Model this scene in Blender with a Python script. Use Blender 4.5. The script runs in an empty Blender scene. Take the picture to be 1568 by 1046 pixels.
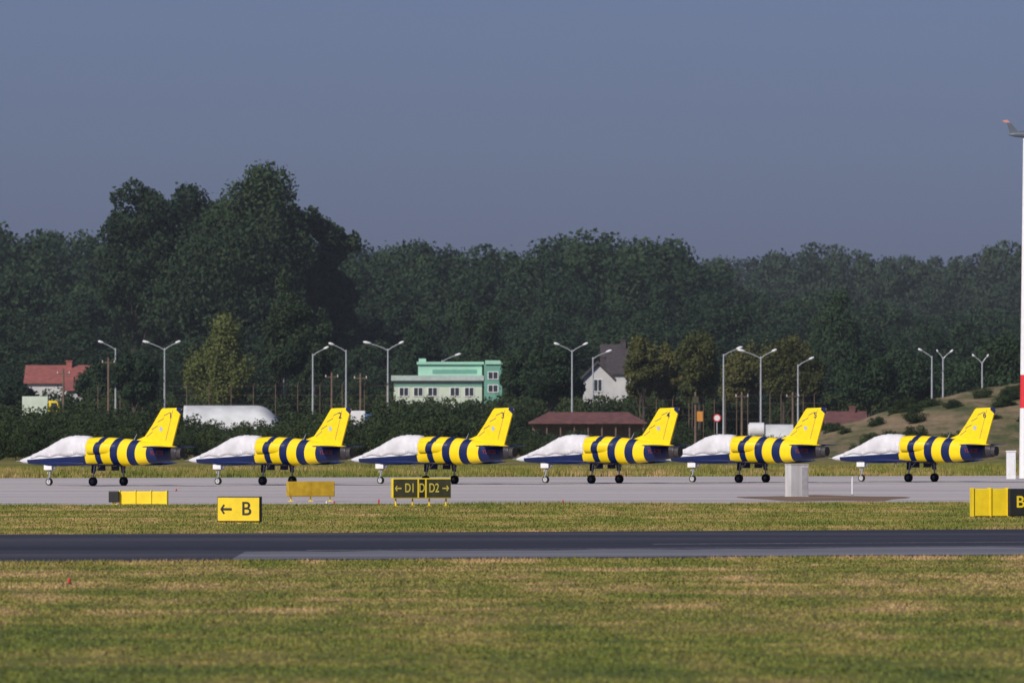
import bpy, math, random
import numpy as np
from mathutils import Vector, Matrix
random.seed(7); rng=np.random.default_rng(7)
sc=bpy.context.scene
F=15000.0; CX=784.0; HY=618.0; CH=5.0      # surveyed bearings -> metres
def wx(px,d): return (px-CX)*d/F
def wz(py,d): return CH-(py-HY)*d/F
def gd(py): return F*CH/(py-HY)

# ---------------------------------------------------------------- materials
def nodes(name):
    m=bpy.data.materials.new(name); m.use_nodes=True
    nt=m.node_tree; b=nt.nodes['Principled BSDF']
    return m,nt,b
def mat(name,col,rough=0.6,var=0.15,scale=3.0,metal=0.0,spec=0.4,bump=0.0,streak=False):
    m,nt,b=nodes(name)
    b.inputs['Roughness'].default_value=rough; b.inputs['Metallic'].default_value=metal
    b.inputs['Specular IOR Level'].default_value=spec
    tc=nt.nodes.new('ShaderNodeTexCoord'); n=nt.nodes.new('ShaderNodeTexNoise')
    n.inputs['Scale'].default_value=scale; n.inputs['Detail'].default_value=6
    mp=nt.nodes.new('ShaderNodeMapping')
    if streak: mp.inputs['Scale'].default_value=(1,1,0.2)
    nt.links.new(tc.outputs['Object'],mp.inputs[0]); nt.links.new(mp.outputs[0],n.inputs['Vector'])
    r=nt.nodes.new('ShaderNodeValToRGB')
    r.color_ramp.elements[0].position=0.3; r.color_ramp.elements[1].position=0.7
    r.color_ramp.elements[0].color=(*[c*(1-var) for c in col],1)
    r.color_ramp.elements[1].color=(*[min(1,c*(1+var*0.6)) for c in col],1)
    nt.links.new(n.outputs['Fac'],r.inputs[0]); nt.links.new(r.outputs[0],b.inputs['Base Color'])
    if bump>0:
        bp=nt.nodes.new('ShaderNodeBump'); bp.inputs['Strength'].default_value=bump
        nt.links.new(n.outputs['Fac'],bp.inputs['Height']); nt.links.new(bp.outputs[0],b.inputs['Normal'])
    return m
def foliage(name,c0,c1,trans=0.22):
    m,nt,b=nodes(name)
    b.inputs['Roughness'].default_value=0.75; b.inputs['Specular IOR Level'].default_value=0.12
    at=nt.nodes.new('ShaderNodeAttribute'); at.attribute_name='Col'
    oi=nt.nodes.new('ShaderNodeObjectInfo')
    a=nt.nodes.new('ShaderNodeMath'); a.operation='MULTIPLY_ADD'
    nt.links.new(oi.outputs['Random'],a.inputs[0]); a.inputs[1].default_value=0.5
    s=nt.nodes.new('ShaderNodeMath'); s.operation='MULTIPLY'; s.inputs[1].default_value=0.5
    nt.links.new(at.outputs['Fac'],s.inputs[0]); nt.links.new(s.outputs[0],a.inputs[2])
    r=nt.nodes.new('ShaderNodeValToRGB')
    r.color_ramp.elements[0].color=(*c0,1); r.color_ramp.elements[1].color=(*c1,1)
    nt.links.new(a.outputs[0],r.inputs[0]); nt.links.new(r.outputs[0],b.inputs['Base Color'])
    t=nt.nodes.new('ShaderNodeBsdfTranslucent'); nt.links.new(r.outputs[0],t.inputs[0])
    mx=nt.nodes.new('ShaderNodeMixShader'); mx.inputs[0].default_value=trans
    out=nt.nodes['Material Output']
    nt.links.new(b.outputs[0],mx.inputs[1]); nt.links.new(t.outputs[0],mx.inputs[2]); nt.links.new(mx.outputs[0],out.inputs[0])
    return m
# grass colour by world position
def grass_mat(name,cols,sx=0.035,sy=0.09,bright=1.0,zone=True):
    m,nt,b=nodes(name)
    b.inputs['Roughness'].default_value=0.9; b.inputs['Specular IOR Level'].default_value=0.1
    g=nt.nodes.new('ShaderNodeNewGeometry')
    def nz(scl,detail,off=0,dist=0):
        mp=nt.nodes.new('ShaderNodeMapping'); mp.inputs['Scale'].default_value=(scl[0],scl[1],1); mp.inputs['Location'].default_value=(off,off*2,0)
        n=nt.nodes.new('ShaderNodeTexNoise'); n.inputs['Scale'].default_value=1; n.inputs['Detail'].default_value=detail
        n.inputs['Roughness'].default_value=0.6; n.inputs['Distortion'].default_value=dist
        nt.links.new(g.outputs['Position'],mp.inputs[0]); nt.links.new(mp.outputs[0],n.inputs['Vector']); return n
    n1=nz((sx,sy),3,3.1,0.5); n2=nz((0.35,0.07),5,9.0,0.3); n3=nz((2.5,0.9),3,1.0)
    def mad(a,k,c):
        x=nt.nodes.new('ShaderNodeMath'); x.operation='MULTIPLY_ADD'
        nt.links.new(a,x.inputs[0]); x.inputs[1].default_value=k
        if isinstance(c,float): x.inputs[2].default_value=c
        else: nt.links.new(c,x.inputs[2])
        return x.outputs[0]
    v=mad(n1.outputs['Fac'],1.3,-1.15); v=mad(n2.outputs['Fac'],1.5,v); v=mad(n3.outputs['Fac'],0.45,v)
    if zone: # drier turf beside the runway, lusher nearer
        sp=nt.nodes.new('ShaderNodeSeparateXYZ'); nt.links.new(g.outputs['Position'],sp.inputs[0])
        mr=nt.nodes.new('ShaderNodeMapRange'); nt.links.new(sp.outputs['Y'],mr.inputs[0])
        mr.inputs[1].default_value=200; mr.inputs[2].default_value=265; mr.inputs[3].default_value=-.10; mr.inputs[4].default_value=.14
        mr2=nt.nodes.new('ShaderNodeMapRange'); nt.links.new(sp.outputs['Y'],mr2.inputs[0])
        mr2.inputs[1].default_value=340; mr2.inputs[2].default_value=380; mr2.inputs[3].default_value=0; mr2.inputs[4].default_value=-.10
        for mm in (mr,mr2):
            x=nt.nodes.new('ShaderNodeMath'); x.operation='ADD'; nt.links.new(mm.outputs[0],x.inputs[0]); nt.links.new(v,x.inputs[1]); v=x.outputs[0]
    r=nt.nodes.new('ShaderNodeValToRGB'); els=r.color_ramp.elements
    ps=[0.12+0.76*i/(len(cols)-1) for i in range(len(cols))]
    els[0].position=ps[0]; els[0].color=(*[c*bright for c in cols[0]],1); els[1].position=ps[-1]; els[1].color=(*[c*bright for c in cols[-1]],1)
    for p,c in list(zip(ps,cols))[1:-1]:
        e=els.new(p); e.color=(*[k*bright for k in c],1)
    nt.links.new(v,r.inputs[0]); nt.links.new(r.outputs[0],b.inputs['Base Color'])
    return m
GC=[(0.085,0.110,0.026),(0.135,0.15,0.033),(0.21,0.18,0.055),(0.36,0.25,0.12)]
M_grass=grass_mat('airfield_grass',GC)
M_blade=grass_mat('grass_blades',GC,bright=1.3)
M_bank=grass_mat('bank_grass',[(0.05,0.075,0.03),(0.12,0.115,0.05),(0.22,0.17,0.10),(0.30,0.21,0.13)],0.06,0.05,zone=False)

def surface(name,stops,sx,sy,rough,fine=0.12):
    m,nt,b=nodes(name); b.inputs['Roughness'].default_value=rough; b.inputs['Specular IOR Level'].default_value=0.25
    g=nt.nodes.new('ShaderNodeNewGeometry')
    mp=nt.nodes.new('ShaderNodeMapping'); mp.inputs['Scale'].default_value=(sx,sy,1); mp.inputs['Rotation'].default_value=(0,0,-0.35)
    n=nt.nodes.new('ShaderNodeTexNoise'); n.inputs['Scale'].default_value=1; n.inputs['Detail'].default_value=5; n.inputs['Distortion'].default_value=0.4
    nt.links.new(g.outputs['Position'],mp.inputs[0]); nt.links.new(mp.outputs[0],n.inputs['Vector'])
    n2=nt.nodes.new('ShaderNodeTexNoise'); n2.inputs['Scale'].default_value=1.6; n2.inputs['Detail'].default_value=6
    nt.links.new(g.outputs['Position'],n2.inputs['Vector'])
    x=nt.nodes.new('ShaderNodeMath'); x.operation='MULTIPLY_ADD'; x.inputs[1].default_value=fine*2
    nt.links.new(n2.outputs['Fac'],x.inputs[0]); nt.links.new(n.outputs['Fac'],x.inputs[2])
    r=nt.nodes.new('ShaderNodeValToRGB'); els=r.color_ramp.elements
    els[0].position=stops[0][0]; els[0].color=(*stops[0][1],1); els[1].position=stops[-1][0]; els[1].color=(*stops[-1][1],1)
    for p,c in stops[1:-1]:
        e=els.new(p); e.color=(*c,1)
    nt.links.new(x.outputs[0],r.inputs[0]); nt.links.new(r.outputs[0],b.inputs['Base Color'])
    return m
M_rwy=surface('runway_asphalt',[(0.35,(0.024,0.025,0.033)),(0.6,(0.045,0.045,0.057)),(0.85,(0.085,0.083,0.095))],0.012,0.09,0.85)
M_rwy2=surface('worn_asphalt',[(0.35,(0.075,0.075,0.088)),(0.6,(0.16,0.16,0.18)),(0.85,(0.24,0.24,0.26))],0.02,0.12,0.8)
M_apron=surface('apron_concrete',[(0.35,(0.36,0.335,0.325)),(0.6,(0.49,0.45,0.435)),(0.85,(0.58,0.53,0.51))],0.02,0.09,0.9)
M_joint=mat('joint_sealant',(0.26,0.24,0.24),0.8)
M_soil=surface('bare_soil',[(0.3,(0.14,0.09,0.06)),(0.8,(0.26,0.18,0.12))],0.3,0.3,0.95)
M_white=mat('white_paint',(0.75,0.75,0.76),0.5,0.08)
M_wline=mat('white_marking',(0.3,0.3,0.31),0.7,0.45)
M_yel=mat('sign_yellow',(0.85,0.62,0.02),0.45,0.1)
M_yeld=mat('sign_yellow_shaded',(0.50,0.32,0.02),0.5,0.25)  # sign yellow dulled: shade on the sign's back put into the colour
M_yelt=mat('sign_yellow_legend',(0.60,0.50,0.08),0.5,0.15)
M_blk=mat('black_panel',(0.02,0.02,0.02),0.5,0.3)
M_dol=mat('dark_olive_panel',(0.05,0.05,0.025),0.5,0.3)
M_red=mat('red_paint',(0.6,0.03,0.04),0.5,0.1)
M_conc=mat('concrete',(0.55,0.54,0.54),0.8,0.2,streak=True)
M_steel=mat('galvanised_steel',(0.42,0.45,0.48),0.5,0.15,metal=0.3)
M_lamp=mat('lamp_housing',(0.85,0.86,0.88),0.3,0.05)
M_wood=mat('weathered_wood',(0.16,0.11,0.08),0.9,0.3)
M_bark=mat('bark',(0.06,0.05,0.042),0.95,0.4)
M_glass=mat('window_glass',(0.03,0.04,0.05),0.1,0.1,spec=0.8)
M_fol=foliage('foliage_forest',(0.011,0.026,0.017),(0.046,0.080,0.036))
M_folfar=foliage('foliage_far',(0.02,0.036,0.028),(0.052,0.080,0.044))  # lighter, bluer forest colours: distance haze put into the leaf colour
M_folw=foliage('foliage_willow',(0.06,0.085,0.025),(0.17,0.19,0.06))
M_foly=foliage('foliage_yellowing',(0.028,0.048,0.016),(0.13,0.125,0.04))
M_bush=foliage('foliage_shrub',(0.018,0.036,0.016),(0.065,0.09,0.032))
M_fol2=foliage('foliage_oak',(0.012,0.027,0.017),(0.050,0.082,0.036))

# ---------------------------------------------------------------- mesh builder
class MB:
    def __init__(s): s.v=[]; s.f=[]; s.m=[]
    def add(s,vs,fs,mi=0):
        o=len(s.v); s.v+= [tuple(v) for v in vs]; s.f+=[tuple(i+o for i in f) for f in fs]; s.m+=[mi]*len(fs)
    def box(s,x0,x1,y0,y1,z0,z1,mi=0):
        s.add([(x0,y0,z0),(x1,y0,z0),(x1,y1,z0),(x0,y1,z0),(x0,y0,z1),(x1,y0,z1),(x1,y1,z1),(x0,y1,z1)],
              [(0,3,2,1),(4,5,6,7),(0,1,5,4),(1,2,6,5),(2,3,7,6),(3,0,4,7)],mi)
    def rod(s,a,b,r0,r1=None,n=8,mi=0):
        r1=r0 if r1 is None else r1
        a=Vector(a); b=Vector(b); d=(b-a).normalized()
        t=d.orthogonal().normalized(); u=d.cross(t)
        vs=[]
        for c,r in ((a,r0),(b,r1)):
            for i in range(n):
                w=2*math.pi*i/n; vs.append(c+(t*math.cos(w)+u*math.sin(w))*r)
        fs=[(i,(i+1)%n,n+(i+1)%n,n+i) for i in range(n)]+[tuple(range(n))[::-1],tuple(range(n,2*n))]
        s.add(vs,fs,mi)
    def loft(s,rings,mi=0,cap=True,close=True):
        n=len(rings[0]); vs=[p for r in rings for p in r]; fs=[]
        for k in range(len(rings)-1):
            for i in range(n if close else n-1):
                j=(i+1)%n; fs.append((k*n+i,k*n+j,(k+1)*n+j,(k+1)*n+i))
        if cap and close: fs+= [tuple(range(n))[::-1],tuple(range((len(rings)-1)*n,len(rings)*n))]
        s.add(vs,fs,mi)
    def prism(s,poly,y0,y1,mi=0):   # poly in (x,z) extruded along y
        n=len(poly); s.add([(x,y0,z) for x,z in poly]+[(x,y1,z) for x,z in poly],
            [tuple(range(n)),tuple(range(n,2*n))[::-1]]+[(i,n+i,n+(i+1)%n,(i+1)%n) for i in range(n)],mi)
    def build(s,name,mats,parent=None,loc=(0,0,0),rz=0,smooth=False,bevel=0):
        me=bpy.data.meshes.new(name); me.from_pydata(s.v,[],s.f); 
        for m in mats: me.materials.append(m)
        me.polygons.foreach_set('material_index',s.m)
        if smooth: me.polygons.foreach_set('use_smooth',[True]*len(s.f))
        me.update()
        o=bpy.data.objects.new(name,me); sc.collection.objects.link(o)
        o.location=loc; o.rotation_euler=(0,0,rz)
        if parent: o.parent=parent
        if bevel:
            b=o.modifiers.new('bevel','BEVEL'); b.width=bevel; b.segments=2; b.limit_method='ANGLE'
        return o
def empty(name,loc=(0,0,0),rz=0):
    o=bpy.data.objects.new(name,None); sc.collection.objects.link(o); o.location=loc; o.rotation_euler=(0,0,rz); o.empty_display_size=0.5; return o
def text(name,body,size,m,parent,loc,rot=(math.pi/2,0,0),align='CENTER',sx=1.0):
    c=bpy.data.curves.new(name,'FONT'); c.body=body; c.size=size; c.align_x=align; c.align_y='CENTER'; c.extrude=0.003; c.offset=size*0.012
    c.materials.append(m); o=bpy.data.objects.new(name,c); sc.collection.objects.link(o); o.parent=parent; o.location=loc; o.rotation_euler=rot; o.scale=(sx,1,1); return o

# ---------------------------------------------------------------- ground and pavements
def sheet(name,pts,z,m,sub=0):
    b=MB(); b.add([(x,y,z) for x,y in pts],[tuple(range(len(pts)))]); return b.build(name,[m])
sheet('ground',[(-4000,-300),(4000,-300),(4000,7000),(-4000,7000)],0,M_grass)
def strip(name,c0,c1,sl,z,m,x0=-420,x1=420,rag=.5):
    n=int((x1-x0)/1.5); b=MB(); r=random.Random(3)
    for i in range(n+1):
        x=x0+(x1-x0)*i/n; b.v+=[(x,c0+sl*x+r.uniform(-rag,rag),z),(x,c1+sl*x+r.uniform(-rag,rag),z)]
    for i in range(n): b.f.append((2*i,2*i+2,2*i+3,2*i+1)); b.m.append(0)
    return b.build(name,[m])
strip('runway',314,382,0.4,0.008,M_rwy)
strip('runway_worn_patch',318,334,0.40,0.012,M_rwy2,-9,300,1.2)
strip('runway_edge_line',336,336.6,0.4,0.013,M_wline,-7,300,.1)
strip('runway_shoulder_line',346,346.6,0.4,0.013,M_wline,5,300,.1)
strip('concrete_apron',486,668,0.3,0.008,M_apron)
j=MB()
for k in range(10):
    y=500+k*17
    j.add([(-300,y-90,0.012),(300,y+90,0.012),(300,y+90.25,0.012),(-300,y-89.75,0.012)],[(0,1,2,3)])
j.build('apron_joints',[M_joint])
b=MB(); cx=wx(1260,522); n=28
b.add([(cx,517,0.10)]+[(cx+ (4.3+0.7*math.sin(3*a))*math.cos(a),517+(16+3*math.sin(5*a))*math.sin(a),0.016) for a in [2*math.pi*i/n for i in range(n)]],
      [(0,i+1,(i+1)%n+1) for i in range(n)])
b.build('soil_patch',[M_soil],smooth=True)

# grass blades patches
def patch(name,nb,hmin,hmax,w,size=5.0):
    b=MB(); p=rng.random((nb,2))*(size+1.2)-(size+1.2)/2
    cl=rng.random((40,2))*size-size/2
    for i in range(nb):
        if i%3==0:
            c=cl[i%40]; x,y=c+rng.normal(0,0.25,2)
        else: x,y=p[i]
        h=random.uniform(hmin,hmax); a=random.uniform(0,math.pi); dx=math.cos(a)*w*random.uniform(.5,1.2); dy=math.sin(a)*w
        lx=random.uniform(-.9,.9)*h; ly=random.uniform(-.9,.9)*h
        b.add([(x-dx,y-dy,0),(x+dx,y+dy,0),(x+lx,y+ly,h)],[(0,1,2)])
    me=bpy.data.meshes.new(name); me.from_pydata(b.v,[],b.f); me.materials.append(M_blade); return me
PM=[patch('grass_patch_a',800,.02,.05,.03),patch('grass_patch_b',650,.02,.06,.03),patch('grass_patch_c',450,.02,.07,.03)]
PT=patch('grass_patch_tall',1000,.05,.15,.03)
gp=empty('grass')
def put(me,par,loc,rz=0,s=(1,1,1),name=None):
    o=bpy.data.objects.new(name or me.name,me); sc.collection.objects.link(o); o.parent=par; o.location=loc; o.rotation_euler=(0,0,rz); o.scale=s; return o
for ix in range(-7,8):
    for iy in range(32):
        x=ix*5+random.uniform(-.6,.6); y=165+iy*5+random.uniform(-.6,.6)
        if y<311+0.4*x: put(random.choice(PM),gp,(x,y,0),random.uniform(0,6.28),(1,1,random.uniform(.7,1.3)))
for ix in range(-9,10):
    x=ix*5
    put(PT,gp,(x,311+.4*x,0),math.atan(.4)+math.pi*random.randrange(2),(1.05,.6,random.uniform(.7,1.2)))
    put(PT,gp,(x,384.5+.4*x,0),math.atan(.4)+math.pi*random.randrange(2),(1.05,.6,random.uniform(.7,1.2)))
    put(PT,gp,(x,484+.3*x,0),math.atan(.3)+math.pi*random.randrange(2),(1.1,.6,random.uniform(.7,1.5)))
    for iy in range(24):
        y=386+.4*x+iy*5
        if y<481+0.3*x: put(random.choice(PM),gp,(x,y,0),random.uniform(0,6.28),(1,1,1.5))
for ix in range(-14,15):
    x=ix*5
    for iy in range(0,14):
        y=672+.3*x+iy*6
        put(PT,gp,(x,y,0),random.uniform(0,6.28),(1.2,1.2,random.uniform(1,4)))

# ---------------------------------------------------------------- trees
def tree_mesh(name,H,R,base,nblob,nleaf,leaf,fol,seed,trunk=0.35,bark=None,br=(.18,.32),droop=0.0,jn=.6,bark2=None):
    r=np.random.default_rng(seed); b=MB()
    cz=(base+H)/2; hz=(H-base)/2
    C=[];Rr=[]
    for q_ in range(nblob):
        d=r.normal(size=3); d/=np.linalg.norm(d); q=r.random()**0.45*0.80
        rad=R*r.uniform(*br)
        p=np.array([d[0]*R*q,d[1]*R*q,d[2]*(hz-rad)*min(1,q*1.2)])
        C.append(p+[0,0,cz]); Rr.append(rad)
    C=np.array(C);Rr=np.array(Rr); w=Rr**2; w/=w.sum()
    k=r.choice(nblob,nleaf,p=w)
    d=r.normal(size=(nleaf,3)); d/=np.linalg.norm(d,axis=1)[:,None]
    q=np.where(r.random(nleaf)<.75,r.uniform(.75,1.15,nleaf),r.uniform(.3,1.42,nleaf))
    pos=C[k]+d*(Rr[k]*q)[:,None]*np.array([1.1,1.1,.85])
    if droop: pos[:,2]-=droop*r.random(nleaf)**2*(Rr[k])
    top=np.percentile(pos[:,2],99.3); pos[:,2]=np.where(pos[:,2]>cz,cz+(pos[:,2]-cz)*(H-cz)/(top-cz),pos[:,2])
    nr=d+r.normal(size=(nleaf,3))*jn; nr/=np.linalg.norm(nr,axis=1)[:,None]
    t=np.cross(nr,r.normal(size=(nleaf,3))); t/=np.linalg.norm(t,axis=1)[:,None]; u=np.cross(nr,t)
    sz=leaf*r.uniform(.5,1.3,nleaf)[:,None]
    a=pos+t*sz*.6; c=pos-t*sz*.6; bb=pos+u*sz*.42+t*sz*.1; dd=pos-u*sz*.42-t*sz*.1
    V=np.stack([a,bb,c,dd],1).reshape(-1,3)
    bl=r.uniform(0,1,nblob); col=np.clip(bl[k]*.6+r.uniform(0,.4,nleaf),0,1)
    b.v=[tuple(x) for x in V]; b.f=[(4*i,4*i+1,4*i+2,4*i+3) for i in range(nleaf)]; b.m=[0]*nleaf
    pts=[Vector((0,0,-.3))]; x=y=0
    for i in range(1,7):
        x+=r.normal()*.12*R/5; y+=r.normal()*.12*R/5; pts.append(Vector((x,y,H*.8*i/6)))
    for i in range(6): b.rod(pts[i],pts[i+1],trunk*(1-i/6.6),trunk*(1-(i+1)/6.6),8,1)
    for i in range(min(nblob,14)):
        z=C[i][2]; k0=max(1,min(5,int(z/(H*.85)*6)-1)); b.rod(pts[k0],C[i],trunk*.3,trunk*.06,5,2)
    me=bpy.data.meshes.new(name); me.from_pydata(b.v,[],b.f); me.materials.append(fol); me.materials.append(bark or M_bark); me.materials.append(M_bark)
    me.polygons.foreach_set('material_index',b.m)
    ca=me.attributes.new('Col','FLOAT','FACE')
    arr=np.zeros(len(b.f)); arr[:nleaf]=col; ca.data.foreach_set('value',arr)
    me.update(); return me
VF=[tree_mesh('forest_tree_%d'%i,20,5.2+.5*(i%3),1.0,60,13000,.42,M_fol,100+i) for i in range(6)]
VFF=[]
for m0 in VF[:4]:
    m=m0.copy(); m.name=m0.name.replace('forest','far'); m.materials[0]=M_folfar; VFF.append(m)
VB=[tree_mesh('shrub_%d'%i,4,2.4,-.3,30,3800,.22,M_bush,200+i,trunk=.08) for i in range(4)]
sky_pts=[(-700,380),(-400,360),(-200,372),(0,350),(30,350),(60,362),(100,356),(150,366),(200,366),(540,372),(560,384),(600,374),(640,382),(680,362),(730,394),(770,400),(800,386),(830,374),(900,364),(950,369),(1000,370),(1040,380),(1080,402)]
near_pts=sky_pts+[(1110,425),(1150,455),(1220,460),(1270,450),(1320,462),(1400,480),(1500,478),(1568,470),(1800,455),(2300,450)]
far_pts=[(1000,406),(1090,402),(1150,408),(1190,398),(1230,384),(1260,380),(1300,390),(1350,400),(1400,395),(1450,403),(1490,408),(1530,386),(1568,382),(1700,390),(2300,388)]
def interp(pts,x): return float(np.interp(x,[p[0] for p in pts],[p[1] for p in pts]))
forest=empty('forest')
def plant(par,var,px,d,topy,Hn,wide=1.0,name=None):
    H=wz(topy,d); s=H/Hn; sw=s*wide
    return put(random.choice(var),par,(wx(px,d),d,0),random.uniform(0,6.28),(sw,sw,s),name)
for d,off,step,jit in ((1300,2,34,12),(1265,16,52,14),(1225,45,60,22),(1185,80,62,26),(1150,118,62,28)):
    px=-700+random.uniform(0,40)
    while px<2300:
        t=interp(near_pts,px)+off*(1 if px<1090 else .6)+random.uniform(-jit*.3,jit)
        plant(forest,VF,px,d+random.uniform(-10,10),t,20,random.uniform(.95,1.25) if off<40 else random.uniform(1.0,1.35))
        px+=step*random.uniform(.75,1.25)
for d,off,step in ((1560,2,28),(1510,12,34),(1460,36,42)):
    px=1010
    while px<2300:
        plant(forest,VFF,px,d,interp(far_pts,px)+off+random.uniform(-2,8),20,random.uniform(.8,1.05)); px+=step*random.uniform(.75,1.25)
for d,t0,t1,step in ((1112,505,545,50),(1085,548,585,48)):
    px=-500
    while px<2100:
        plant(forest,VF,px,d+random.uniform(-6,6),random.uniform(t0,t1),20,random.uniform(1.3,1.7)); px+=step*random.uniform(.75,1.25)

def lone(name,px,d,topy,Rpx,basey,nblob,nleaf,leaf,fol,seed,trunk=.35,bark=None,droop=0,rz=0,br=(.18,.34),jn=.6):
    H=wz(topy,d); R=Rpx*d/F; base=max(.5,wz(basey,d))
    me=tree_mesh(name,H,R,base,nblob,nleaf,leaf,fol,seed,trunk,bark,droop=droop,br=br,jn=jn)
    o=put(me,None,(wx(px,d),d,0),rz,name=name); return o
ob=(.17,.30)
lone('oak_tree',392,1130,266,92,540,110,40000,.42,M_fol2,61,.8,br=ob,jn=.7)
lone('oak_tree',208,1135,292,66,540,80,24000,.42,M_fol2,62,.6,br=ob,jn=.7)
lone('oak_tree',298,1142,296,84,540,90,30000,.42,M_fol2,63,.6,br=ob,jn=.7)
lone('oak_tree',466,1138,324,50,540,60,17000,.42,M_fol2,64,.5,br=ob,jn=.7)
lone('oak_tree',514,1144,348,44,560,50,14000,.42,M_fol2,65,.5,br=ob,jn=.7)
lone('oak_tree',345,1125,345,125,570,110,34000,.42,M_fol2,66,.5,br=ob,jn=.7)
lone('oak_tree',255,1146,305,60,560,60,18000,.42,M_fol2,67,.5,br=ob,jn=.7)
lone('willow_tree',338,1005,488,56,625,55,18000,.26,M_folw,21,.35,droop=1.6)
M_birch=mat('birch_bark',(0.38,0.37,0.35),.8,.4)
M_folb=foliage('foliage_birch',(0.02,0.04,0.022),(0.06,0.092,0.042))
lone('birch_tree',435,1015,430,42,600,50,15000,.26,M_folb,22,.14,M_birch,droop=.8)
lone('birch_tree',482,1030,478,38,600,40,12000,.26,M_folb,23,.13,M_birch,droop=.8)
for px,d,t,R,s in ((985,1005,520,32,31),(1028,1010,532,28,32),(1072,1000,512,42,33),(1200,1004,520,46,34),(1135,1020,535,38,37),(1235,1015,545,34,38)):
    lone('maple_tree',px,d,t,R,625,44,11000,.27,M_foly,s,.25)
for px,d,t,R,s in ((845,1000,535,48,41),(800,1020,540,38,42),(20,1012,585,34,43),(205,1000,545,38,44),(1330,1000,540,50,45),(1395,1010,548,48,46),(1530,1000,520,54,47),(1470,1020,560,40,48),(640,1090,500,48,49),(730,1090,470,54,50),(1280,1090,452,52,52),(870,1022,560,26,53),(150,1020,560,36,54)):
    lone('linden_tree',px,d,t,R,628,44,11000,.3,M_fol,s,.3)
# shrubs belts
belt=empty('shrubs')
bt=[(-300,630),(0,622),(270,632),(285,648),(430,646),(450,626),(520,632),(540,655),(575,655),(590,618),(700,622),(740,640),(815,662),(985,664),(1000,645),(1050,655),(1080,672),(1240,668),(1300,676),(1500,690),(2000,690)]
for d,off,step in ((955,0,20),(925,16,22),(895,34,24),(872,52,26)):
    px=-300
    while px<1900:
        if px<1290 or off>50:
            t=min(interp(bt,px)+off*.8+random.uniform(-5,9),703); plant(belt,VB,px,d+random.uniform(-8,8),t,4,random.uniform(.9,1.5))
        px+=step*random.uniform(.7,1.3)
bt2=[(-300,600),(0,600),(150,602),(170,596),(280,606),(480,604),(590,600),(605,611),(735,613),(775,600),(840,598),(890,608),(950,609),(970,596),(1060,612),(1260,612),(1300,600),(1900,590)]
for d,off,step in ((1022,0,26),(1010,6,24)):
    px=-300
    while px<1900:
        plant(belt,VB,px,d+random.uniform(-5,5),interp(bt2,px)+off+random.uniform(-2,8),4,random.uniform(.7,1.0)); px+=step*random.uniform(.7,1.2)
# grassy embankment on the right
b=MB(); nx,ny=70,26; rr=np.random.default_rng(5)
prof=[(1180,0),(1240,1.6),(1300,2.8),(1400,4.6),(1480,5.8),(1568,6.8),(1700,7.2),(2600,7.4)]
for i in range(nx):
    px=1180+i*(1500/nx)
    for jx in range(ny):
        t=jx/(ny-1); y=880+t*125
        sh=math.sin(min(1,t/.6)*math.pi/2) if t<.6 else math.cos((t-.6)/.4*math.pi/2)
        h=interp(prof,px)*max(0,sh)**1.3
        b.v.append((wx(px,940),y,h+(0.35*rr.random()*min(1,h)) -0.02))
for i in range(nx-1):
    for jx in range(ny-1):
        b.f.append((i*ny+jx,(i+1)*ny+jx,(i+1)*ny+jx+1,i*ny+jx+1)); b.m.append(0)
b.build('grass_embankment',[M_bank],smooth=True)
bs=empty('embankment_shrubs')
for k in range(110):
    px=random.uniform(1260,2000); t=random.choice((random.uniform(.02,.18),random.uniform(.02,.5),random.uniform(.3,.5))); y=880+t*125
    h=interp(prof,px)*math.sin(min(1,t/.6)*math.pi/2)**1.3
    s=random.uniform(.12,.40); put(random.choice(VB),bs,(wx(px,940),y,h-.1),random.uniform(0,6),(s*1.8,s*1.8,s))

# ---------------------------------------------------------------- street lamps
def lamp(px,topy,d,arms):
    H=wz(topy,d); b=MB(); b.rod((0,0,0),(0,0,H-.4),.13,.07,10,0); b.box(-.22,.22,-.22,.22,0,.35,0)
    for ax in arms:
        L=abs(ax)*d/F; s=1 if ax>0 else -1
        pts=[Vector((0,0,H-.6)),Vector((s*L*.25,0,H-.3)),Vector((s*L*.6,0,H-.02)),Vector((s*L*.85,0,H+.12))]
        for a,c in zip(pts,pts[1:]): b.rod(a,c,.05,.045,6,0)
        x0=s*L*.74; x1=s*L*1.12
        rings=[]
        for q,w in ((0,.06),(.2,.17),(.6,.24),(.9,.18),(1,.06)):
            x=x0+(x1-x0)*q; z=H+.13+.16*q
            rings.append([(x,w*math.cos(t),z+w*.6*math.sin(t)) for t in [2*math.pi*i/8 for i in range(8)]])
        b.loft(rings,1)
    b.build('street_lamp',[M_steel,M_lamp],loc=(wx(px,d),d,0))
for a in ((177,527,1000,(-24,)),(252,527,1000,(-30,22)),(479,536,995,(22,)),(530,530,1000,(-24,)),(594,528,1000,(-34,22)),
          (677,546,1085,(26,)),(876,530,995,(-25,22)),(908,541,1012,(26,)),(1108,536,995,(26,)),(1165,540,985,(-32,22)),
          (1222,552,1000,(22,)),(1427,539,990,(-19,)),(1444,541,992,(-9,14)),(1504,548,992,(-14,9))):
    lamp(*a)

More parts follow.
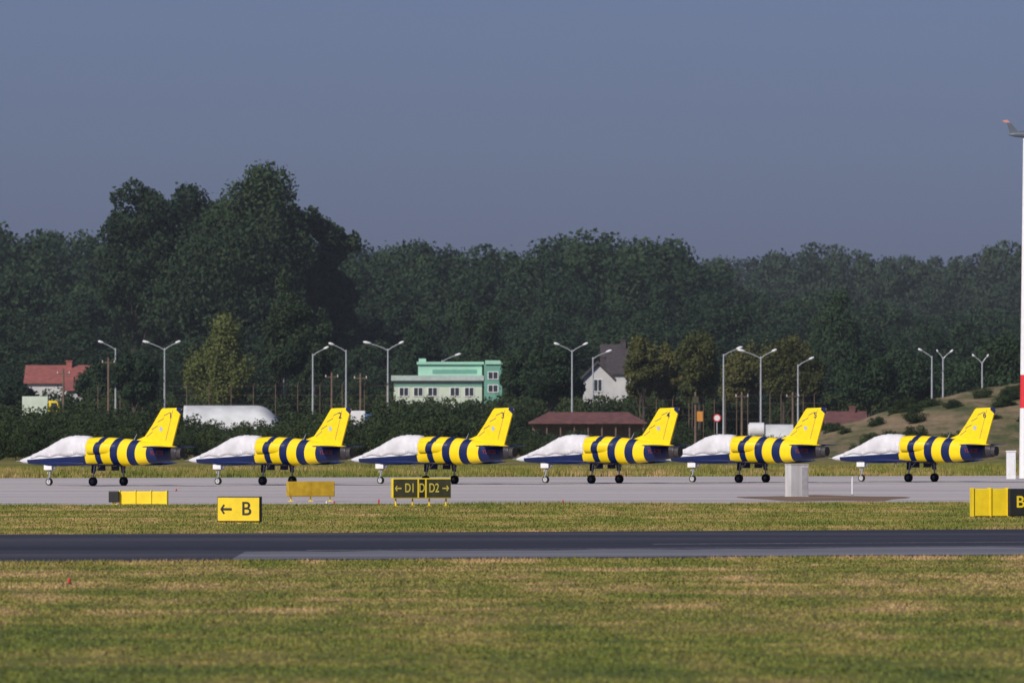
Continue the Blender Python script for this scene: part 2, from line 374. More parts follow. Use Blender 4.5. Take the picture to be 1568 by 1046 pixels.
# ---------------------------------------------------------------- buildings
def window(b,x0,x1,y,z0,z1,mg=1,mf=2):
    b.box(x0,x1,y-.03,y+.02,z0,z1,mg)
    t=.08
    b.box(x0-t,x1+t,y-.06,y+.01,z1,z1+t,mf); b.box(x0-t,x1+t,y-.09,y+.01,z0-t,z0,mf)
    b.box(x0-t,x0,y-.06,y+.01,z0,z1,mf); b.box(x1,x1+t,y-.06,y+.01,z0,z1,mf)
    b.box((x0+x1)/2-.03,(x0+x1)/2+.03,y-.05,y-.031,z0,z1,mf)
M_mint=mat('mint_render',(0.33,0.60,0.47),.8,.1,.8); M_cream=mat('cream_render',(0.56,0.64,0.53),.85,.12,.8)
M_mintd=mat('mint_dark_render',(0.14,0.34,0.27),.8,.1,.8); M_roofg=mat('roof_sheet_grey',(0.42,0.50,0.48),.6,.15)
d=1040; k=d/F; H0=empty('mint_building',(wx(600,d),d,0)); 
X=lambda p:(p-600)*k
Z=lambda p:wz(p,d)
b=MB(); b.box(X(603),X(738),0,9,0,Z(583)); 
for p in (612,634,656,690,712):
    window(b,X(p)+.0,X(p+13),0,Z(606),Z(594))
    window(b,X(p)+.0,X(p+13),0,1.2,2.6)
b.build('walls',[M_cream,M_glass,M_white],H0)
b=MB(); b.box(X(599),X(741),-.5,9.3,Z(583)+.003,Z(575)); b.build('roof_slab',[M_roofg],H0)
b=MB(); b.box(X(640),X(738),1.5,8.8,Z(575)+.003,Z(558)); b.box(X(662),X(730),1.46,1.51,Z(572),Z(566),1); b.build('upper_storey',[M_mint,M_mintd],H0)
b=MB(); b.box(X(638),X(741),1.2,9,Z(558)+.003,Z(554)); b.box(X(641),X(652),2,4,Z(554)+.003,Z(549)); b.build('upper_roof',[M_mint],H0)
b=MB(); b.box(X(741)+.01,X(769),-.4,8,0,Z(558)); 
for q in (600,580): window(b,X(748),X(762),-.4,Z(q),Z(q-10))
b.build('stair_tower',[M_mintd,M_glass,M_white],H0)
b=MB(); b.box(X(740)+.2,X(771),-.6,8.3,Z(558)+.003,Z(552)); b.build('tower_cornice',[M_mint],H0)
b=MB(); b.box(X(604),X(738),-.03,-.001,Z(592),Z(589)); b.build('frieze',[M_mintd],H0)

M_tile=mat('red_roof_tiles',(0.30,0.10,0.085),.8,.3,2); M_dkroof=mat('dark_roof_tiles',(0.06,0.05,0.055),.8,.3,2); M_plaster=mat('white_plaster',(0.52,0.52,0.52),.85,.15,.8)
M_brn=mat('rust_roof_sheet',(0.15,0.065,0.06),.8,.35,1.5)
def house(name,pl,pr,ytop,yeave,d,wall,roof,dep=8,axis='x',over=.4,wins=3,rz=0):
    E=empty(name,(wx(pl,d),d,0),rz); W=(pr-pl)*d/F; ze=wz(yeave,d); zr=wz(ytop,d)
    b=MB(); b.box(0,W,0,dep,0,ze)
    fl=[z for z in (1.0,3.8) if z+1.4<ze]
    for z in fl:
        for i in range(wins):
            c=W*(i+.5)/wins; window(b,c-.45,c+.45,0,z,z+1.25)
    if axis=='y': # gable facing viewer
        b.prism([(0,ze),(W,ze),(W/2,zr-.15)],0.0,dep,0)
        window(b,W/2-.4,W/2+.4,0,ze-1.3,ze-.1)
    b.build('walls',[wall,M_glass,M_white],E)
    b=MB(); o=over
    if axis=='x':
        prof=[(-o,ze-.1),(dep/2,zr),(dep+o,ze-.1),(dep+o,ze+.12),(dep/2,zr+.22),(-o,ze+.12)]
        n=6; vs=[(-o,y,z) for y,z in prof]+[(W+o,y,z) for y,z in prof]
        b.add(vs,[(0,1,4,5),(1,2,3,4),(11,10,7,6),(10,9,8,7)]+[(i,n+i,n+(i+1)%n,(i+1)%n) for i in range(n)])
        g=[(0.01,0.01,ze),(0.01,dep-.01,ze),(0.01,dep/2,zr-.05),(W-.01,.01,ze),(W-.01,dep-.01,ze),(W-.01,dep/2,zr-.05)]
        b.add(g,[(0,1,2),(3,5,4)],1)
    else:
        prof=[(-o,ze-.3),(W/2,zr),(W+o,ze-.3),(W+o,ze-.05),(W/2,zr+.25),(-o,ze-.05)]
        n=6; vs=[(x,-o,z) for x,z in prof]+[(x,dep+o,z) for x,z in prof]
        b.add(vs,[(0,1,4,5),(1,2,3,4),(11,10,7,6),(10,9,8,7)]+[(i,n+i,n+(i+1)%n,(i+1)%n) for i in range(n)])
    b.build('roof',[roof,wall],E)
    b=MB(); b.box(W*.62,W*.62+.6,dep*.4,dep*.4+.6,zr-1,zr+.6); b.box(W*.62-.08,W*.62+.68,dep*.4-.08,dep*.4+.68,zr+.602,zr+.72); b.build('chimney',[roof],E)
    return E
house('red_roof_house',42,134,562,586,1045,M_plaster,M_tile,9,'x',wins=4)
house('small_house',102,128,588,597,1032,M_plaster,M_tile,6,'x',wins=2)
house('white_cottage',893,938,556,580,1035,M_plaster,M_dkroof,9,'y',wins=2)
house('dark_roof_house',925,966,530,572,1060,M_plaster,M_dkroof,9,'x',wins=2)
house('grey_house',772,832,578,598,1045,M_conc,M_dkroof,8,'x',wins=3)
house('garden_house',1268,1322,633,648,985,M_plaster,M_brn,5,'x',wins=2)
# long shed
d=985; E=empty('long_shed',(wx(815,d),d,0)); W=170*d/F
b=MB(); b.box(0,W,2,6,0,wz(648,d)); 
for i in range(9): b.box(i*W/8.05,i*W/8.05+.14,0,.14,0,wz(648,d))
b.build('walls',[M_wood],E)
b=MB(); z0=wz(647,d);z1=wz(631,d)
b.add([(-.4,-.5,z0),(W+.4,-.5,z0),(W-1.5,3,z1),(1.6,3,z1),(-.4,6.5,z0),(W+.4,6.5,z0),(-.4,-.5,z0-.12),(W+.4,-.5,z0-.12)],[(6,7,1,0),(0,1,2,3),(3,2,5,4),(0,3,4),(1,5,2)])
b.build('roof',[M_brn],E)
# white polytunnel
M_film=mat('white_film',(0.62,0.64,0.65),.6,.2,.6)
d=985; W=150*d/F; ht=wz(621,d); b=MB(); rings=[]
for i in range(29):
    q=i/28; x=q*W; hh=ht*(1-(max(0,q-.75)/.25)**2*.4); rings.append([(x,4-4*math.cos(t),hh*math.sin(t)**.6) for t in [math.pi*kk/18 for kk in range(19)]])
b.loft(rings,0,True,True); b.build('greenhouse_tunnel',[M_film],loc=(wx(280,d),d,0),smooth=True)
M_tank=mat('white_tank_steel',(0.7,0.7,0.72),.4,.1)
d=975; b=MB(); L=24*d/F; z=wz(658,d); r0=11*d/F
b.rod((0,0,z),(L*.9,0,z),r0,r0,20,0); b.rod((-.15,0,z),(0,0,z),r0*.7,r0,20,0); b.rod((L*.9,0,z),(L*.9+.15,0,z),r0,r0*.7,20,0)
b.box(.2,.5,-.5,.5,0,z-r0*.8,1); b.box(L*.7,L*.7+.3,-.5,.5,0,z-r0*.8,1); b.build('storage_tank',[M_tank,M_steel],loc=(wx(1148,d),d,0))
b=MB(); W=42*d/F; rings=[[(x,2-2*math.cos(t),wz(650,d)*math.sin(t)**.7) for t in [math.pi*kk/14 for kk in range(15)]] for x in (0,W*.33,W*.66,W)]
b.loft(rings); b.build('garden_greenhouse',[M_film],loc=(wx(1174,d),d+2,0))
def van(name,pl,pr,ytop,d,body,cab,base_z):
    E=empty(name,(wx(pl,d),d,base_z)); L=(pr-pl)*d/F; H=wz(ytop,d)-base_z
    b=MB(); b.box(0,L*.68,0,2.1,.7,H); b.build('cargo_body',[body],E,bevel=.06)
    b=MB(); b.prism([(L*.69,.55),(L,.55),(L,H*.5),(L*.93,H*.82),(L*.69,H*.85)],0.05,2.05); b.build('cab',[cab],E,bevel=.08)
    b=MB(); b.prism([(L*.76,H*.5),(L*.95,H*.5),(L*.91,H*.76),(L*.76,H*.76)],0.03,.05); b.build('side_window',[M_glass],E)
    b=MB()
    for x in (L*.18,L*.82):
        for y in (0,1.85): b.rod((x,y,.42),(x,y+.25,.42),.42,.42,16)
    b.build('wheels',[M_blk],E)
M_blue=mat('blue_vehicle_paint',(0.05,0.16,0.35),.4,.1)
van('box_truck',532,572,629,970,M_white,M_blue,2.2); van('yellow_van',34,92,607,990,M_cream,M_yel,3.0)
b=MB()
def rd(x0,x1,y0,y1,z): b.add([(x0,y0-6,0),(x1,y0-6,0),(x1,y0,z),(x0,y0,z),(x1,y1,z),(x0,y1,z),(x1,y1+6,0),(x0,y1+6,0)],[(0,1,2,3),(3,2,4,5),(5,4,6,7),(0,3,5,7),(1,6,4,2)])
rd(wx(515,970),wx(590,970),967,975,2.2); rd(wx(5,990),wx(125,990),987,995,3.0); b.build('road_embankment',[M_bank])
# fence
b=MB(); d=1000
for a,c,st,ty in ((150,600,34,590),(1060,1262,17,604),(980,1060,25,612)):
    px=a
    while px<=c:
        x=wx(px,d); z=wz(ty,d)+random.uniform(-.15,.1); b.rod((x,d,0),(x,d,z),.04,.04,6); b.rod((x,d,z),(x+.15,d-.25,z+.35),.03,.03,5); px+=st
    for q in range(4):
        z=wz(ty,d)*(1-.14*q)-.05; b.rod((wx(a,d),d,z),(wx(c,d),d,z),.01,.01,4)
b.build('perimeter_fence',[M_wood])
def upole(px,ty,d,name='utility_pole'):
    b=MB(); H=wz(ty,d); b.rod((0,0,0),(0,0,H),.14,.09,8); b.rod((-.7,0,H-.5),(.7,0,H-.5),.05,.05,6)
    for x in (-.6,0,.6): b.rod((x,0,H-.46),(x,0,H-.25),.05,.03,6,1)
    b.build(name,[M_wood,M_white],loc=(wx(px,d),d,0))
for a in ((97,565,1005),(166,548,995),(552,572,995),(508,570,995),(1214,600,990),(1136,600,992)): upole(*a)
d=950; b=MB(); H=wz(600,d); b.rod((0,0,0),(0,0,H),.13,.1,8); b.box(-.3,.3,-.25,-.12,H-1.1,H-.45,1); b.box(.14,.7,-.1,.1,wz(645,d),wz(630,d),2); b.build('warning_post',[M_wood,M_dol,mat('orange_paint',(.6,.25,.04),.5)],loc=(wx(1065,d),d,0))
d=930; b=MB(); z=wz(640,d); b.rod((0,0,0),(0,0,z),.05,.05,8,0); b.rod((0,-.1,z),(0,-.06,z),.38,.38,24,1); b.rod((0,-.103,z),(0,-.101,z),.27,.27,24,2); b.build('traffic_sign',[M_steel,M_red,M_white],loc=(wx(1098,d),d,0))

# ---------------------------------------------------------------- taxiway signs
def arrow(b,cx,cz,L,s,y,mi):   # s=-1 left
    h=L*.10
    b.add([(cx-s*L/2,y,cz-h),(cx+s*L*.35,y,cz-h),(cx+s*L*.35,y,cz+h),(cx-s*L/2,y,cz+h)],[(0,1,2,3)],mi)
    for q in (1,-1):
        b.add([(cx+s*L/2,y,cz),(cx+s*L*.5-s*h*1.8,y,cz),(cx+s*L*.08,y,cz+q*L*.33),(cx+s*L*.22,y,cz+q*L*.42)],[(0,1,2,3)],mi)
def taxisign(pl,pr,yt,yb,ybase,panels,yaw,dep,framem,bottom=None,ribs=0,ts=.82,tsx=1.0):
    d=gd(ybase); s=d/F; W=(pr-pl)*s/math.cos(yaw); z0=wz(yb,d); z1=wz(yt,d)
    E=empty('taxiway_sign',(wx((pl+pr)/2,d),d,0),yaw)
    b=MB(); b.box(-W/2,W/2,-dep/2,dep/2,z0,z1); b.build('cabinet',[framem],E,bevel=.03)
    b=MB(); 
    for x in np.linspace(-W/2+.2,W/2-.2,max(2,int(W/.9)+1)): b.rod((x,0,.03),(x,0,z0),.04,.04,8); b.box(x-.12,x+.12,-.12,.12,0,.04)
    b.build('legs',[M_yel if bottom is None else bottom],E)
    for i,(a,c,pm,txt,tm,arr) in enumerate(panels):
        x0=-W/2+W*a+.03; x1=-W/2+W*c-.03
        b=MB(); b.box(x0,x1,-dep/2-.012,-dep/2-.003,z0+.05,z1-.05); o=b.build('panel_%d'%i,[pm],E)
        h=z1-z0; zc=(z0+z1)/2
        if txt:
            tx=(x0+x1)/2+(0 if not arr else (-arr)*(x1-x0)*.19)
            text('legend_%d'%i,txt,h*ts,tm,E,(tx,-dep/2-.018,zc),sx=tsx)
        if arr:
            b=MB(); arrow(b,(x0+x1)/2+arr*(x1-x0)*.30,zc,(x1-x0)*.28,arr,-dep/2-.018,0); b.build('arrow_%d'%i,[tm],E)
    if ribs:
        b=MB()
        for i in range(ribs+1):
            x=-W/2+W*i/ribs; b.box(x-.035,x+.035,-dep/2-.05,dep/2+.05,z0-.02,z1+.04)
        b.build('ribs',[framem],E,bevel=.01)
r=math.radians
taxisign(334,400,760,799,801,[(0,1,M_yel,'B',M_blk,-1)],r(-14),.36,M_blk,ts=.75)
taxisign(184,256,752,772,773,[],r(-8),.3,M_yel,ribs=3)
taxisign(167,183,752,769,773,[(0,1,M_blk,'',M_yel,0)],r(-8),.3,M_blk)
taxisign(440,511,737,760,768,[(0,.5,M_yeld,'',M_blk,0),(.5,1,M_yeld,'',M_blk,0)],r(16),.4,M_yeld)
taxisign(600,689,732,763,775,[(0.0,.43,M_dol,'D1',M_yelt,-1),(.44,.56,M_blk,'D',M_yelt,0),(.57,1,M_dol,'D2',M_yelt,1)],r(14),.42,M_yel,ts=.62,tsx=.68)
taxisign(1488,1542,748,790,792,[],r(10),.5,M_yel,ribs=2)
taxisign(1544,1610,748,790,793,[(0,.5,M_blk,'B',M_yel,0),(.5,1,M_yel,'D',M_blk,1)],r(10),.4,M_blk,ts=.6)
# white cabinet
d=gd(762); b=MB(); w=.5; h=wz(712,d)
b.box(-w,w,-.4,.4,.0,h,0); b.box(-w-.02,w+.02,-.42,.42,h+.002,h+.05,0); b.box(-w-.04,w+.04,-.44,.44,0,.08,1)
b.box(.12,w-.03,-.412,-.403,.12,h-.12,1)
b.build('equipment_cabinet',[M_conc,mat('cabinet_panel',(0.42,0.41,0.42),.7,.2)],loc=(wx(1220,d),d,0),rz=r(22),bevel=.015)
for px,yb,yt,m in ((106,894,885,M_red),(500,772,767,M_white),(580,773,764,M_red),(512,772,767,M_red),(270,752,748,M_red),(862,770,765,M_red),(1305,758,729,M_white)):
    d=gd(yb); b=MB(); h=wz(yt,d); rr_=.04
    b.rod((0,0,0),(0,0,h*.8),rr_,rr_,10,0); b.rod((0,0,h*.8),(0,0,h),rr_,rr_*.4,10,0); b.rod((0,0,0),(0,0,.04),rr_*2,rr_*1.6,10,1); b.build('edge_marker',[m,M_blk],loc=(wx(px,d),d,0))

# ---------------------------------------------------------------- wind mast (right edge)
d=655; E=empty('wind_mast',(wx(1570,d),d,0)); Ht=wz(212,d)
bands=[0,wz(680,d),wz(625,d),wz(574,d),Ht*.75,Ht]
for i in range(5):
    z0,z1=bands[i],bands[i+1]; f=lambda z:.42-.28*z/Ht
    b=MB(); b.rod((0,0,z0+.002),(0,0,z1),f(z0),f(z1),16); b.build('tube_%d'%i,[M_red if i in (2,) else M_white],E,smooth=False)
b=MB(); z=Ht+.25
b.rod((0,0,Ht),(0,0,z),.06,.06,8)
rings=[]
for x,rr_ in ((-1.1,.06),(-.75,.16),(-.1,.24),(.5,.26),(.85,.16),(1.0,.03)): rings.append([(x,rr_*math.cos(t),z+rr_*math.sin(t)) for t in [2*math.pi*i/12 for i in range(12)]])
b.loft(rings,0); b.prism([(-1.25,z+.85),(-.95,z+.75),(-.4,z+.1),(-1.0,z-.0)],-.04,.04,0); b.prism([(-1.55,z+.92),(-1.2,z+.98),(-1.0,z+.78),(-1.4,z+.80)],-.045,.045,1)
for a in range(4):
    t=a*math.pi/2+.4; b.rod((1.02,0,z),(1.05,.45*math.cos(t),z+.45*math.sin(t)),.05,.03,5,0)
b.build('wind_vane',[mat('vane_grey',(.10,.12,.15),.5),mat('vane_pink',(.5,.25,.22),.5)],E)
b=MB(); d=650; b.box(-.3,.3,-.3,.3,0,wz(692,d)); b.box(-.34,.34,-.34,.34,wz(692,d)+.002,wz(690,d)); b.box(-.22,.22,-.315,-.303,.3,1.3); b.build('mast_cabinet',[M_white],loc=(wx(1548,d),d,0),bevel=.02)

# ---------------------------------------------------------------- jets
YEL=(0.92,0.66,0.012); BLU=(0.008,0.018,0.085); WHT=(0.68,0.68,0.72); DGR=(0.035,0.032,0.04)
def paint(m,nt,b): b.inputs['Roughness'].default_value=.4; b.inputs['Specular IOR Level'].default_value=.4
M_jet,nt,bs_=nodes('bee_stripe_paint'); paint(M_jet,nt,bs_)
tc=nt.nodes.new('ShaderNodeTexCoord'); sp=nt.nodes.new('ShaderNodeSeparateXYZ'); nt.links.new(tc.outputs['Object'],sp.inputs[0])
def mth(op,a,bb=None,c=None):
    x=nt.nodes.new('ShaderNodeMath'); x.operation=op
    for i,v in enumerate((a,bb,c)):
        if v is None: continue
        if isinstance(v,(int,float)): x.inputs[i].default_value=v
        else: nt.links.new(v,x.inputs[i])
    return x.outputs[0]
zz=mth('SUBTRACT',sp.outputs['Z'],2.0); z2=mth('MULTIPLY',zz,zz)
uu=mth('MULTIPLY_ADD',z2,-0.30,sp.outputs['X']); uu=mth('MULTIPLY_ADD',zz,-0.05,uu); fac=mth('DIVIDE',uu,13.0)
rp=nt.nodes.new('ShaderNodeValToRGB'); rp.color_ramp.interpolation='CONSTANT'; nt.links.new(fac,rp.inputs[0])
st=[(0,YEL),(6.25,BLU),(6.75,YEL),(7.45,BLU),(8.0,YEL),(8.7,BLU),(9.3,YEL),(10.15,BLU),(11.75,DGR)]
els=rp.color_ramp.elements; els[0].position=0; els[0].color=(*YEL,1); els[1].position=st[1][0]/13; els[1].color=(*BLU,1)
for u_,c in st[2:]:
    e=els.new(u_/13); e.color=(*c,1)
def mixc(f,a,bc):
    x=nt.nodes.new('ShaderNodeMix'); x.data_type='RGBA'; nt.links.new(f,x.inputs[0])
    for i,v in ((6,a),(7,bc)):
        if isinstance(v,tuple): x.inputs[i].default_value=(*v,1)
        else: nt.links.new(v,x.inputs[i])
    return x.outputs[2]
topm=mth('MULTIPLY',mth('GREATER_THAN',sp.outputs['Z'],2.38),mth('GREATER_THAN',sp.outputs['X'],9.8))
c=mixc(topm,rp.outputs[0],YEL)
nose=mth('LESS_THAN',sp.outputs['X'],5.5)
thr=mth('MULTIPLY_ADD',sp.outputs['X'],0.055,1.52)
nz_=mth('GREATER_THAN',sp.outputs['Z'],thr)
tip=mth('LESS_THAN',sp.outputs['X'],0.75); nz_=mth('MAXIMUM',nz_,tip)
x=nt.nodes.new('ShaderNodeMix'); x.data_type='RGBA'; nt.links.new(nz_,x.inputs[0]); x.inputs[6].default_value=(*BLU,1); x.inputs[7].default_value=(*WHT,1)
c=mixc(nose,c,x.outputs[2])
nn=nt.nodes.new('ShaderNodeTexNoise'); nn.inputs['Scale'].default_value=2.5; nn.inputs['Detail'].default_value=6; nt.links.new(tc.outputs['Object'],nn.inputs['Vector'])
hv=nt.nodes.new('ShaderNodeHueSaturation'); nt.links.new(c,hv.inputs['Color']); nt.links.new(mth('MULTIPLY_ADD',nn.outputs['Fac'],.35,.80),hv.inputs['Value'])
nt.links.new(hv.outputs[0],bs_.inputs['Base Color'])
M_jy=mat('jet_yellow',YEL,.4,.08); M_jb=mat('jet_blue',BLU,.4,.15); M_cov=mat('canvas_cover',(0.62,0.61,0.64),.9,.2,1.3,bump=.6)
M_tyre=mat('tyre',(0.02,0.02,0.022),.8); M_hub=mat('wheel_hub',(0.10,0.10,0.11),.5); M_hubl=mat('nose_wheel_hub',(0.5,0.5,0.5),.5); M_noz=mat('exhaust_metal',(0.05,0.045,0.045),.5,.3); M_leg=mat('gear_leg',(0.35,0.37,0.40),.4); M_dr=mat('dark_red_lettering',(0.22,0.04,0.04),.5)
secs=[(0,1.47,1.49,.01),(.08,1.43,1.55,.07),(.35,1.36,1.65,.15),(1.0,1.28,1.84,.28),(2.0,1.22,2.06,.40),(3.0,1.20,2.28,.47),(4.5,1.19,2.60,.52),(5.5,1.19,2.92,.56),(6.5,1.19,2.96,.60),(7.5,1.19,2.92,.60),(8.5,1.21,2.85,.56),(9.5,1.28,2.75,.52),(10.5,1.38,2.64,.47),(11.5,1.50,2.50,.41),(12.1,1.57,2.40,.36),(12.35,1.60,2.34,.33)]
S=np.array(secs)
def sec(u): return [float(np.interp(u,S[:,0],S[:,i])) for i in (1,2,3)]
def ring(u,zb,zt,hw,n=36,e=.85):
    out=[]
    for i in range(n):
        a=2*math.pi*i/n; ca,sa=math.cos(a),math.sin(a)
        out.append((u,hw*abs(ca)**e*(1 if ca>=0 else -1),(zb+zt)/2+(zt-zb)/2*abs(sa)**e*(1 if sa>=0 else -1)))
    return out
us=sorted(set([0,.03,.08,.18,.35,.6]+list(np.arange(1,12.4,.25))+[12.35]))
def smoothsec(u):
    if u<.6 or u>12: return sec(u)
    a=[sec(u+o) for o in (-.35,-.15,0,.15,.3)]; return [sum(c[i] for c in a)/5 for i in range(3)]
parts=[]
b=MB(); b.loft([ring(u,*smoothsec(u)) for u in us],cap=True); parts.append((b,'fuselage',[M_jet],True,0))
b=MB(); b.loft([ring(12.3,1.63,2.32,.31),ring(12.62,1.68,2.28,.28)],0); b.loft([ring(12.621,1.70,2.26,.26),ring(12.63,1.72,2.24,.24)],1)  # thin black disc paints the dark inside of the nozzle
parts.append((b,'exhaust_nozzle',[M_noz,M_blk],False,0))
# canvas cover over canopy and upper nose
ct=[(1.1,1.90),(1.5,2.02),(2.0,2.22),(2.7,2.56),(3.3,2.84),(3.8,2.97),(4.4,3.05),(5.0,3.04),(5.65,3.0)]
b=MB(); rings=[]; rc=np.random.default_rng(3)
for u in np.arange(1.1,5.66,.14):
    zt=float(np.interp(u,[p[0] for p in ct],[p[1] for p in ct])); zb_,zt_,hw=smoothsec(u)
    zl=1.70+.04*(u-1)+ .05*math.sin(u*4.2); hw=hw+.035; r_=[]
    for i in range(25):
        a=math.pi*i/24; w=.022*rc.normal()
        y=(hw+w)*math.cos(a)*(1-.12*math.sin(a)); z=zl+(zt-zl)*abs(math.sin(a))**.8+w*.6
        r_.append((u,y,z))
    rings.append(r_)
b.loft(rings,0,True,True); parts.append((b,'canvas_cover',[M_cov],True,0))
for sgn,nm in ((-1,'intake_left'),(1,'intake_right')):
    b=MB(); rings=[]
    for u,yo,w,h in ((5.75,.58,.20,.34),(5.8,.58,.23,.37),(6.4,.56,.24,.38),(7.2,.48,.2,.36),(8.2,.36,.14,.3),(8.9,.25,.1,.2)):
        rings.append([(u,sgn*yo+w*math.cos(t),2.28+h*math.sin(t)) for t in [2*math.pi*i/20 for i in range(20)]])
    b.loft(rings,0); q=[(5.742,sgn*.58+.17*math.cos(t),2.28+.3*math.sin(t)) for t in [2*math.pi*i/20 for i in range(20)]]
    b.add(q,[tuple(range(20))],1); parts.append((b,nm,[M_jet,M_blk],True,0))  # flat black disc stands in for the shade inside the intake mouth
def foil(le,te,y,z,th,n=9):
    up=[];lo=[]
    for i in range(n):
        t=i/(n-1); x=le+(te-le)*t; h=th*(2.2*math.sqrt(t)*(1-t)+.02)
        up.append((x,y,z+h*.6)); lo.append((x,y,z-h*.4))
    return up+lo[::-1][1:-1]
for sgn,nm in ((-1,'wing_left'),(1,'wing_right')):
    b=MB(); rr_=[foil(5.55,8.25,sgn*.35,1.25,.20),foil(6.35,7.65,sgn*4.35,1.36,.10)]; b.loft(rr_ if sgn>0 else rr_[::-1],0); 
    parts.append((b,nm,[M_jb],True,0))
    b=MB(); rings=[]
    for x,q in ((5.35,.01),(5.45,.08),(5.7,.14),(6.2,.17),(7.2,.17),(7.9,.12),(8.4,.06),(8.7,.01)):
        rings.append([(x,sgn*4.5+q*math.cos(t),1.38+q*math.sin(t)) for t in [2*math.pi*i/16 for i in range(16)]])
    b.loft(rings,0); parts.append((b,nm.replace('wing','tip_tank'),[M_jb],True,0))
    b=MB(); rr_=[foil(10.55,11.95,sgn*.3,2.36,.14),foil(11.15,12.0,sgn*2.15,2.38,.08)]; b.loft(rr_ if sgn>0 else rr_[::-1],0); parts.append((b,nm.replace('wing','tailplane'),[M_jb],True,0))
    y=sgn*1.5; b=MB()
    b.rod((6.9,y,.32),(6.95,y*.93,1.25),.045,.06,10,2); b.rod((6.9,y,.32),(6.9,y-sgn*.14,.32),.04,.04,8,2)
    b.rod((6.93,y*.95,.8),(7.3,y*.85,1.25),.025,.025,8,2)
    b.rod((6.9,y-.10,.27),(6.9,y+.10,.27),.27,.27,24,0); b.rod((6.9,y-.108,.27),(6.9,y+.108,.27),.13,.13,16,1)
    b.add([(6.74,y*.99,.78),(7.02,y*.99,.76),(7.08,y*.93,1.22),(6.70,y*.93,1.22),(6.74,y*.99+.03,.78),(7.02,y*.99+.03,.76),(7.08,y*.93+.03,1.22),(6.70,y*.93+.03,1.22)],[(0,1,2,3),(4,7,6,5),(0,4,5,1),(1,5,6,2),(2,6,7,3),(3,7,4,0)],3)
    b.box(6.6,7.2,y*.45-.015,y*.45+.015,.92,1.22,3)
    parts.append((b,'main_gear_'+nm.split('_')[1],[M_tyre,M_hub,M_leg,M_jb],False,0))
b=MB(); b.rod((2.3,0,.4),(2.4,0,1.25),.045,.06,10,2); b.rod((2.3,-.1,.22),(2.3,-.1,.45),.025,.025,6,2); b.rod((2.3,.1,.22),(2.3,.1,.45),.025,.025,6,2); b.rod((2.3,-.12,.45),(2.3,.12,.45),.035,.035,6,2)
b.rod((2.3,-.08,.22),(2.3,.08,.22),.22,.22,20,0); b.rod((2.3,-.085,.22),(2.3,.085,.22),.15,.15,16,1); b.rod((2.36,0,.8),(2.9,0,1.2),.03,.03,6,2)
for s in (-.2,.2): b.box(2.05,2.65,s-.012,s+.012,.95,1.24,3)
b.rod((2.2,0,.75),(2.26,0,.75),.08,.08,12,1)
parts.append((b,'nose_gear',[M_tyre,M_hubl,M_leg,M_white],False,0))
b=MB(); fin=[(9.1,2.78),(9.75,3.0),(10.35,3.72),(11.0,4.62),(11.12,4.70),(12.5,4.74),(12.56,4.68),(12.3,3.9),(11.85,2.5),(11.8,2.3),(9.4,2.5)]
b.prism(fin,-.06,.06,0); b.prism([(12.15,4.60),(12.2,4.745),(12.575,4.745),(12.46,4.35)],-.063,.063,1)
parts.append((b,'tail_fin',[M_jy,M_jb],False,.02))
b=MB()
zig=[(9.9,2.95),(10.35,3.25),(10.3,3.4),(10.75,3.62),(10.75,3.85),(11.2,4.05),(11.25,4.25),(11.7,4.42)]
for s in (-.065,.065):
    for (x0,z0),(x1,z1) in zip(zig,zig[1:]):
        b.add([(x0,s,z0),(x1,s,z1),(x1,s,z1+.045),(x0,s,z0+.045)],[(0,1,2,3)],0)
    b.add([(11.35,s,2.75),(11.38,s,2.75),(11.93,s,4.6),(11.90,s,4.6)],[(0,1,2,3)],0)
    b.add([(11.0+.13*math.cos(t),s*1.04,3.45+.13*math.sin(t)) for t in [2*math.pi*i/16 for i in range(16)]],[tuple(range(16))],1)
parts.append((b,'fin_markings',[mat('fin_line_blue',(.08,.07,.12),.5),mat('fin_emblem',(.45,.5,.62),.5)],False,0))
b=MB(); b.rod((4.9,0,1.2),(4.95,0,.95),.03,.015,6); b.rod((8.9,0,2.8),(9.1,0,3.15),.03,.012,6); b.rod((-.28,0,1.48),(.02,0,1.48),.012,.02,6)
parts.append((b,'antennas',[M_steel],False,0))
meshes={}
TH=math.radians(36)
def jet(px,d,num):
    ux,uy=math.cos(TH),-math.sin(TH); cx,cy=wx(px,d),d
    E=empty('jet_trainer_aircraft',(cx-6.9*ux,cy-6.9*uy,0.012),-TH)
    for b,nm,ms,sm,bev in parts:
        if nm in meshes:
            o=bpy.data.objects.new(nm,meshes[nm]); sc.collection.objects.link(o); o.parent=E
        else:
            o=b.build(nm,ms,E,smooth=sm); meshes[nm]=o.data
        if bev: 
            q=o.modifiers.new('bevel','BEVEL'); q.width=bev; q.segments=2; q.limit_method='ANGLE'
    text('fin_number',str(num),.5,M_jb,E,(11.75,-.072,4.25),(math.pi/2,0,0))
    text('registration','YL-KSS',.36,M_dr,E,(11.0,-.50,2.0),(math.pi/2,0,-.06))
for i,(px,d) in enumerate(((166,595),(425,601),(674,607),(927,613),(1152,619),(1411,625))): jet(px,d,i+1)

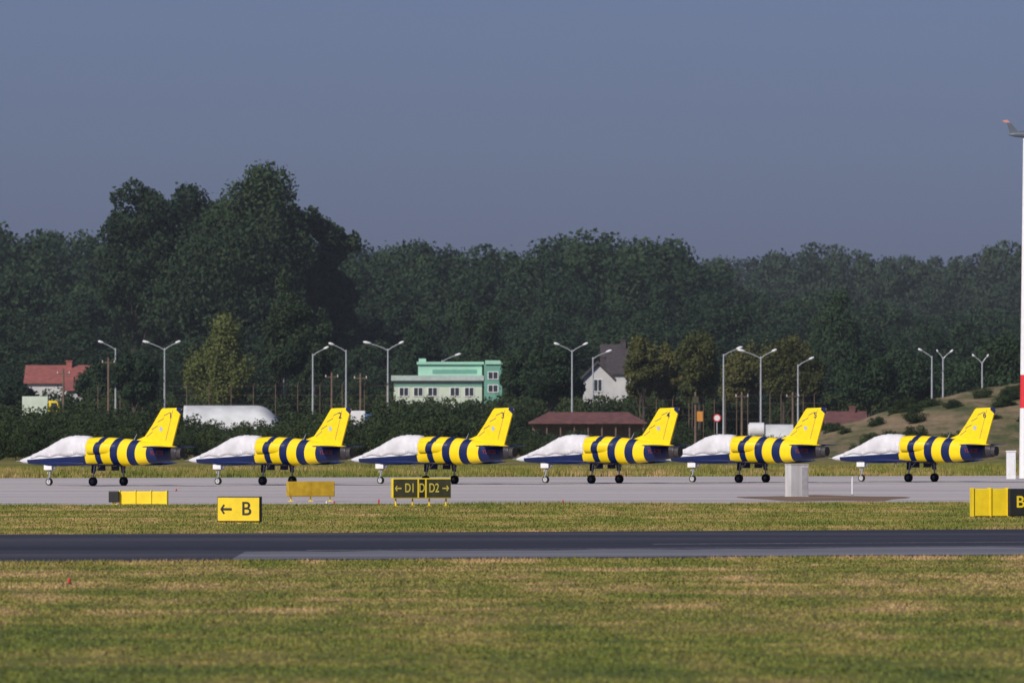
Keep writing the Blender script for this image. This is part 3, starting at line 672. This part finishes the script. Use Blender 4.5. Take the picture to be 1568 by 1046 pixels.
# ---------------------------------------------------------------- summer haze: a real scattering layer of air over the far fields
hm=bpy.data.materials.new('haze_air'); hm.use_nodes=True; nt=hm.node_tree; nt.nodes.clear()
o_=nt.nodes.new('ShaderNodeOutputMaterial'); vs=nt.nodes.new('ShaderNodeVolumeScatter'); vs.inputs['Color'].default_value=(.78,.88,1,1); vs.inputs['Density'].default_value=1.35e-4; vs.inputs['Anisotropy'].default_value=0
nt.links.new(vs.outputs[0],o_.inputs['Volume'])
b=MB(); b.box(-1500,1500,720,1750,-.5,140); b.build('haze',[hm])

# ---------------------------------------------------------------- light, sky, camera
el=math.radians(33); az=math.atan2(-0.60,-0.80)
Sv=Vector((math.sin(az)*math.cos(el),math.cos(az)*math.cos(el),math.sin(el)))
L=bpy.data.lights.new('sun','SUN'); L.energy=4.1; L.angle=math.radians(.5); L.color=(1,.93,.81)
lo=bpy.data.objects.new('sun',L); sc.collection.objects.link(lo); lo.rotation_euler=(-Sv).to_track_quat('-Z','Y').to_euler()
w=bpy.data.worlds.new('World'); sc.world=w; w.use_nodes=True; nt=w.node_tree; bg=nt.nodes['Background']
sk=nt.nodes.new('ShaderNodeTexSky'); sk.sky_type='NISHITA'; sk.sun_disc=False; sk.sun_elevation=el; sk.sun_rotation=az; sk.dust_density=1.0; sk.ozone_density=3.0; sk.air_density=1.0
mx=nt.nodes.new('ShaderNodeMix'); mx.data_type='RGBA'; mx.blend_type='MULTIPLY'; mx.inputs[0].default_value=1; mx.inputs[7].default_value=(.395,.465,.90,1)
nt.links.new(sk.outputs[0],mx.inputs[6]); nt.links.new(mx.outputs[2],bg.inputs[0]); bg.inputs[1].default_value=.07
cam=bpy.data.cameras.new('camera'); co=bpy.data.objects.new('camera',cam); sc.collection.objects.link(co)
cam.sensor_width=36; cam.lens=F/1568*36; cam.clip_end=20000; cam.clip_start=1
co.location=(0,0,CH); co.rotation_euler=(math.pi/2+math.atan((HY-523)/F),0,0)
cam.dof.use_dof=True; cam.dof.focus_distance=490; cam.dof.aperture_fstop=3.0
sc.camera=co
sc.view_settings.view_transform='Standard'; sc.view_settings.look='None'; sc.view_settings.exposure=0
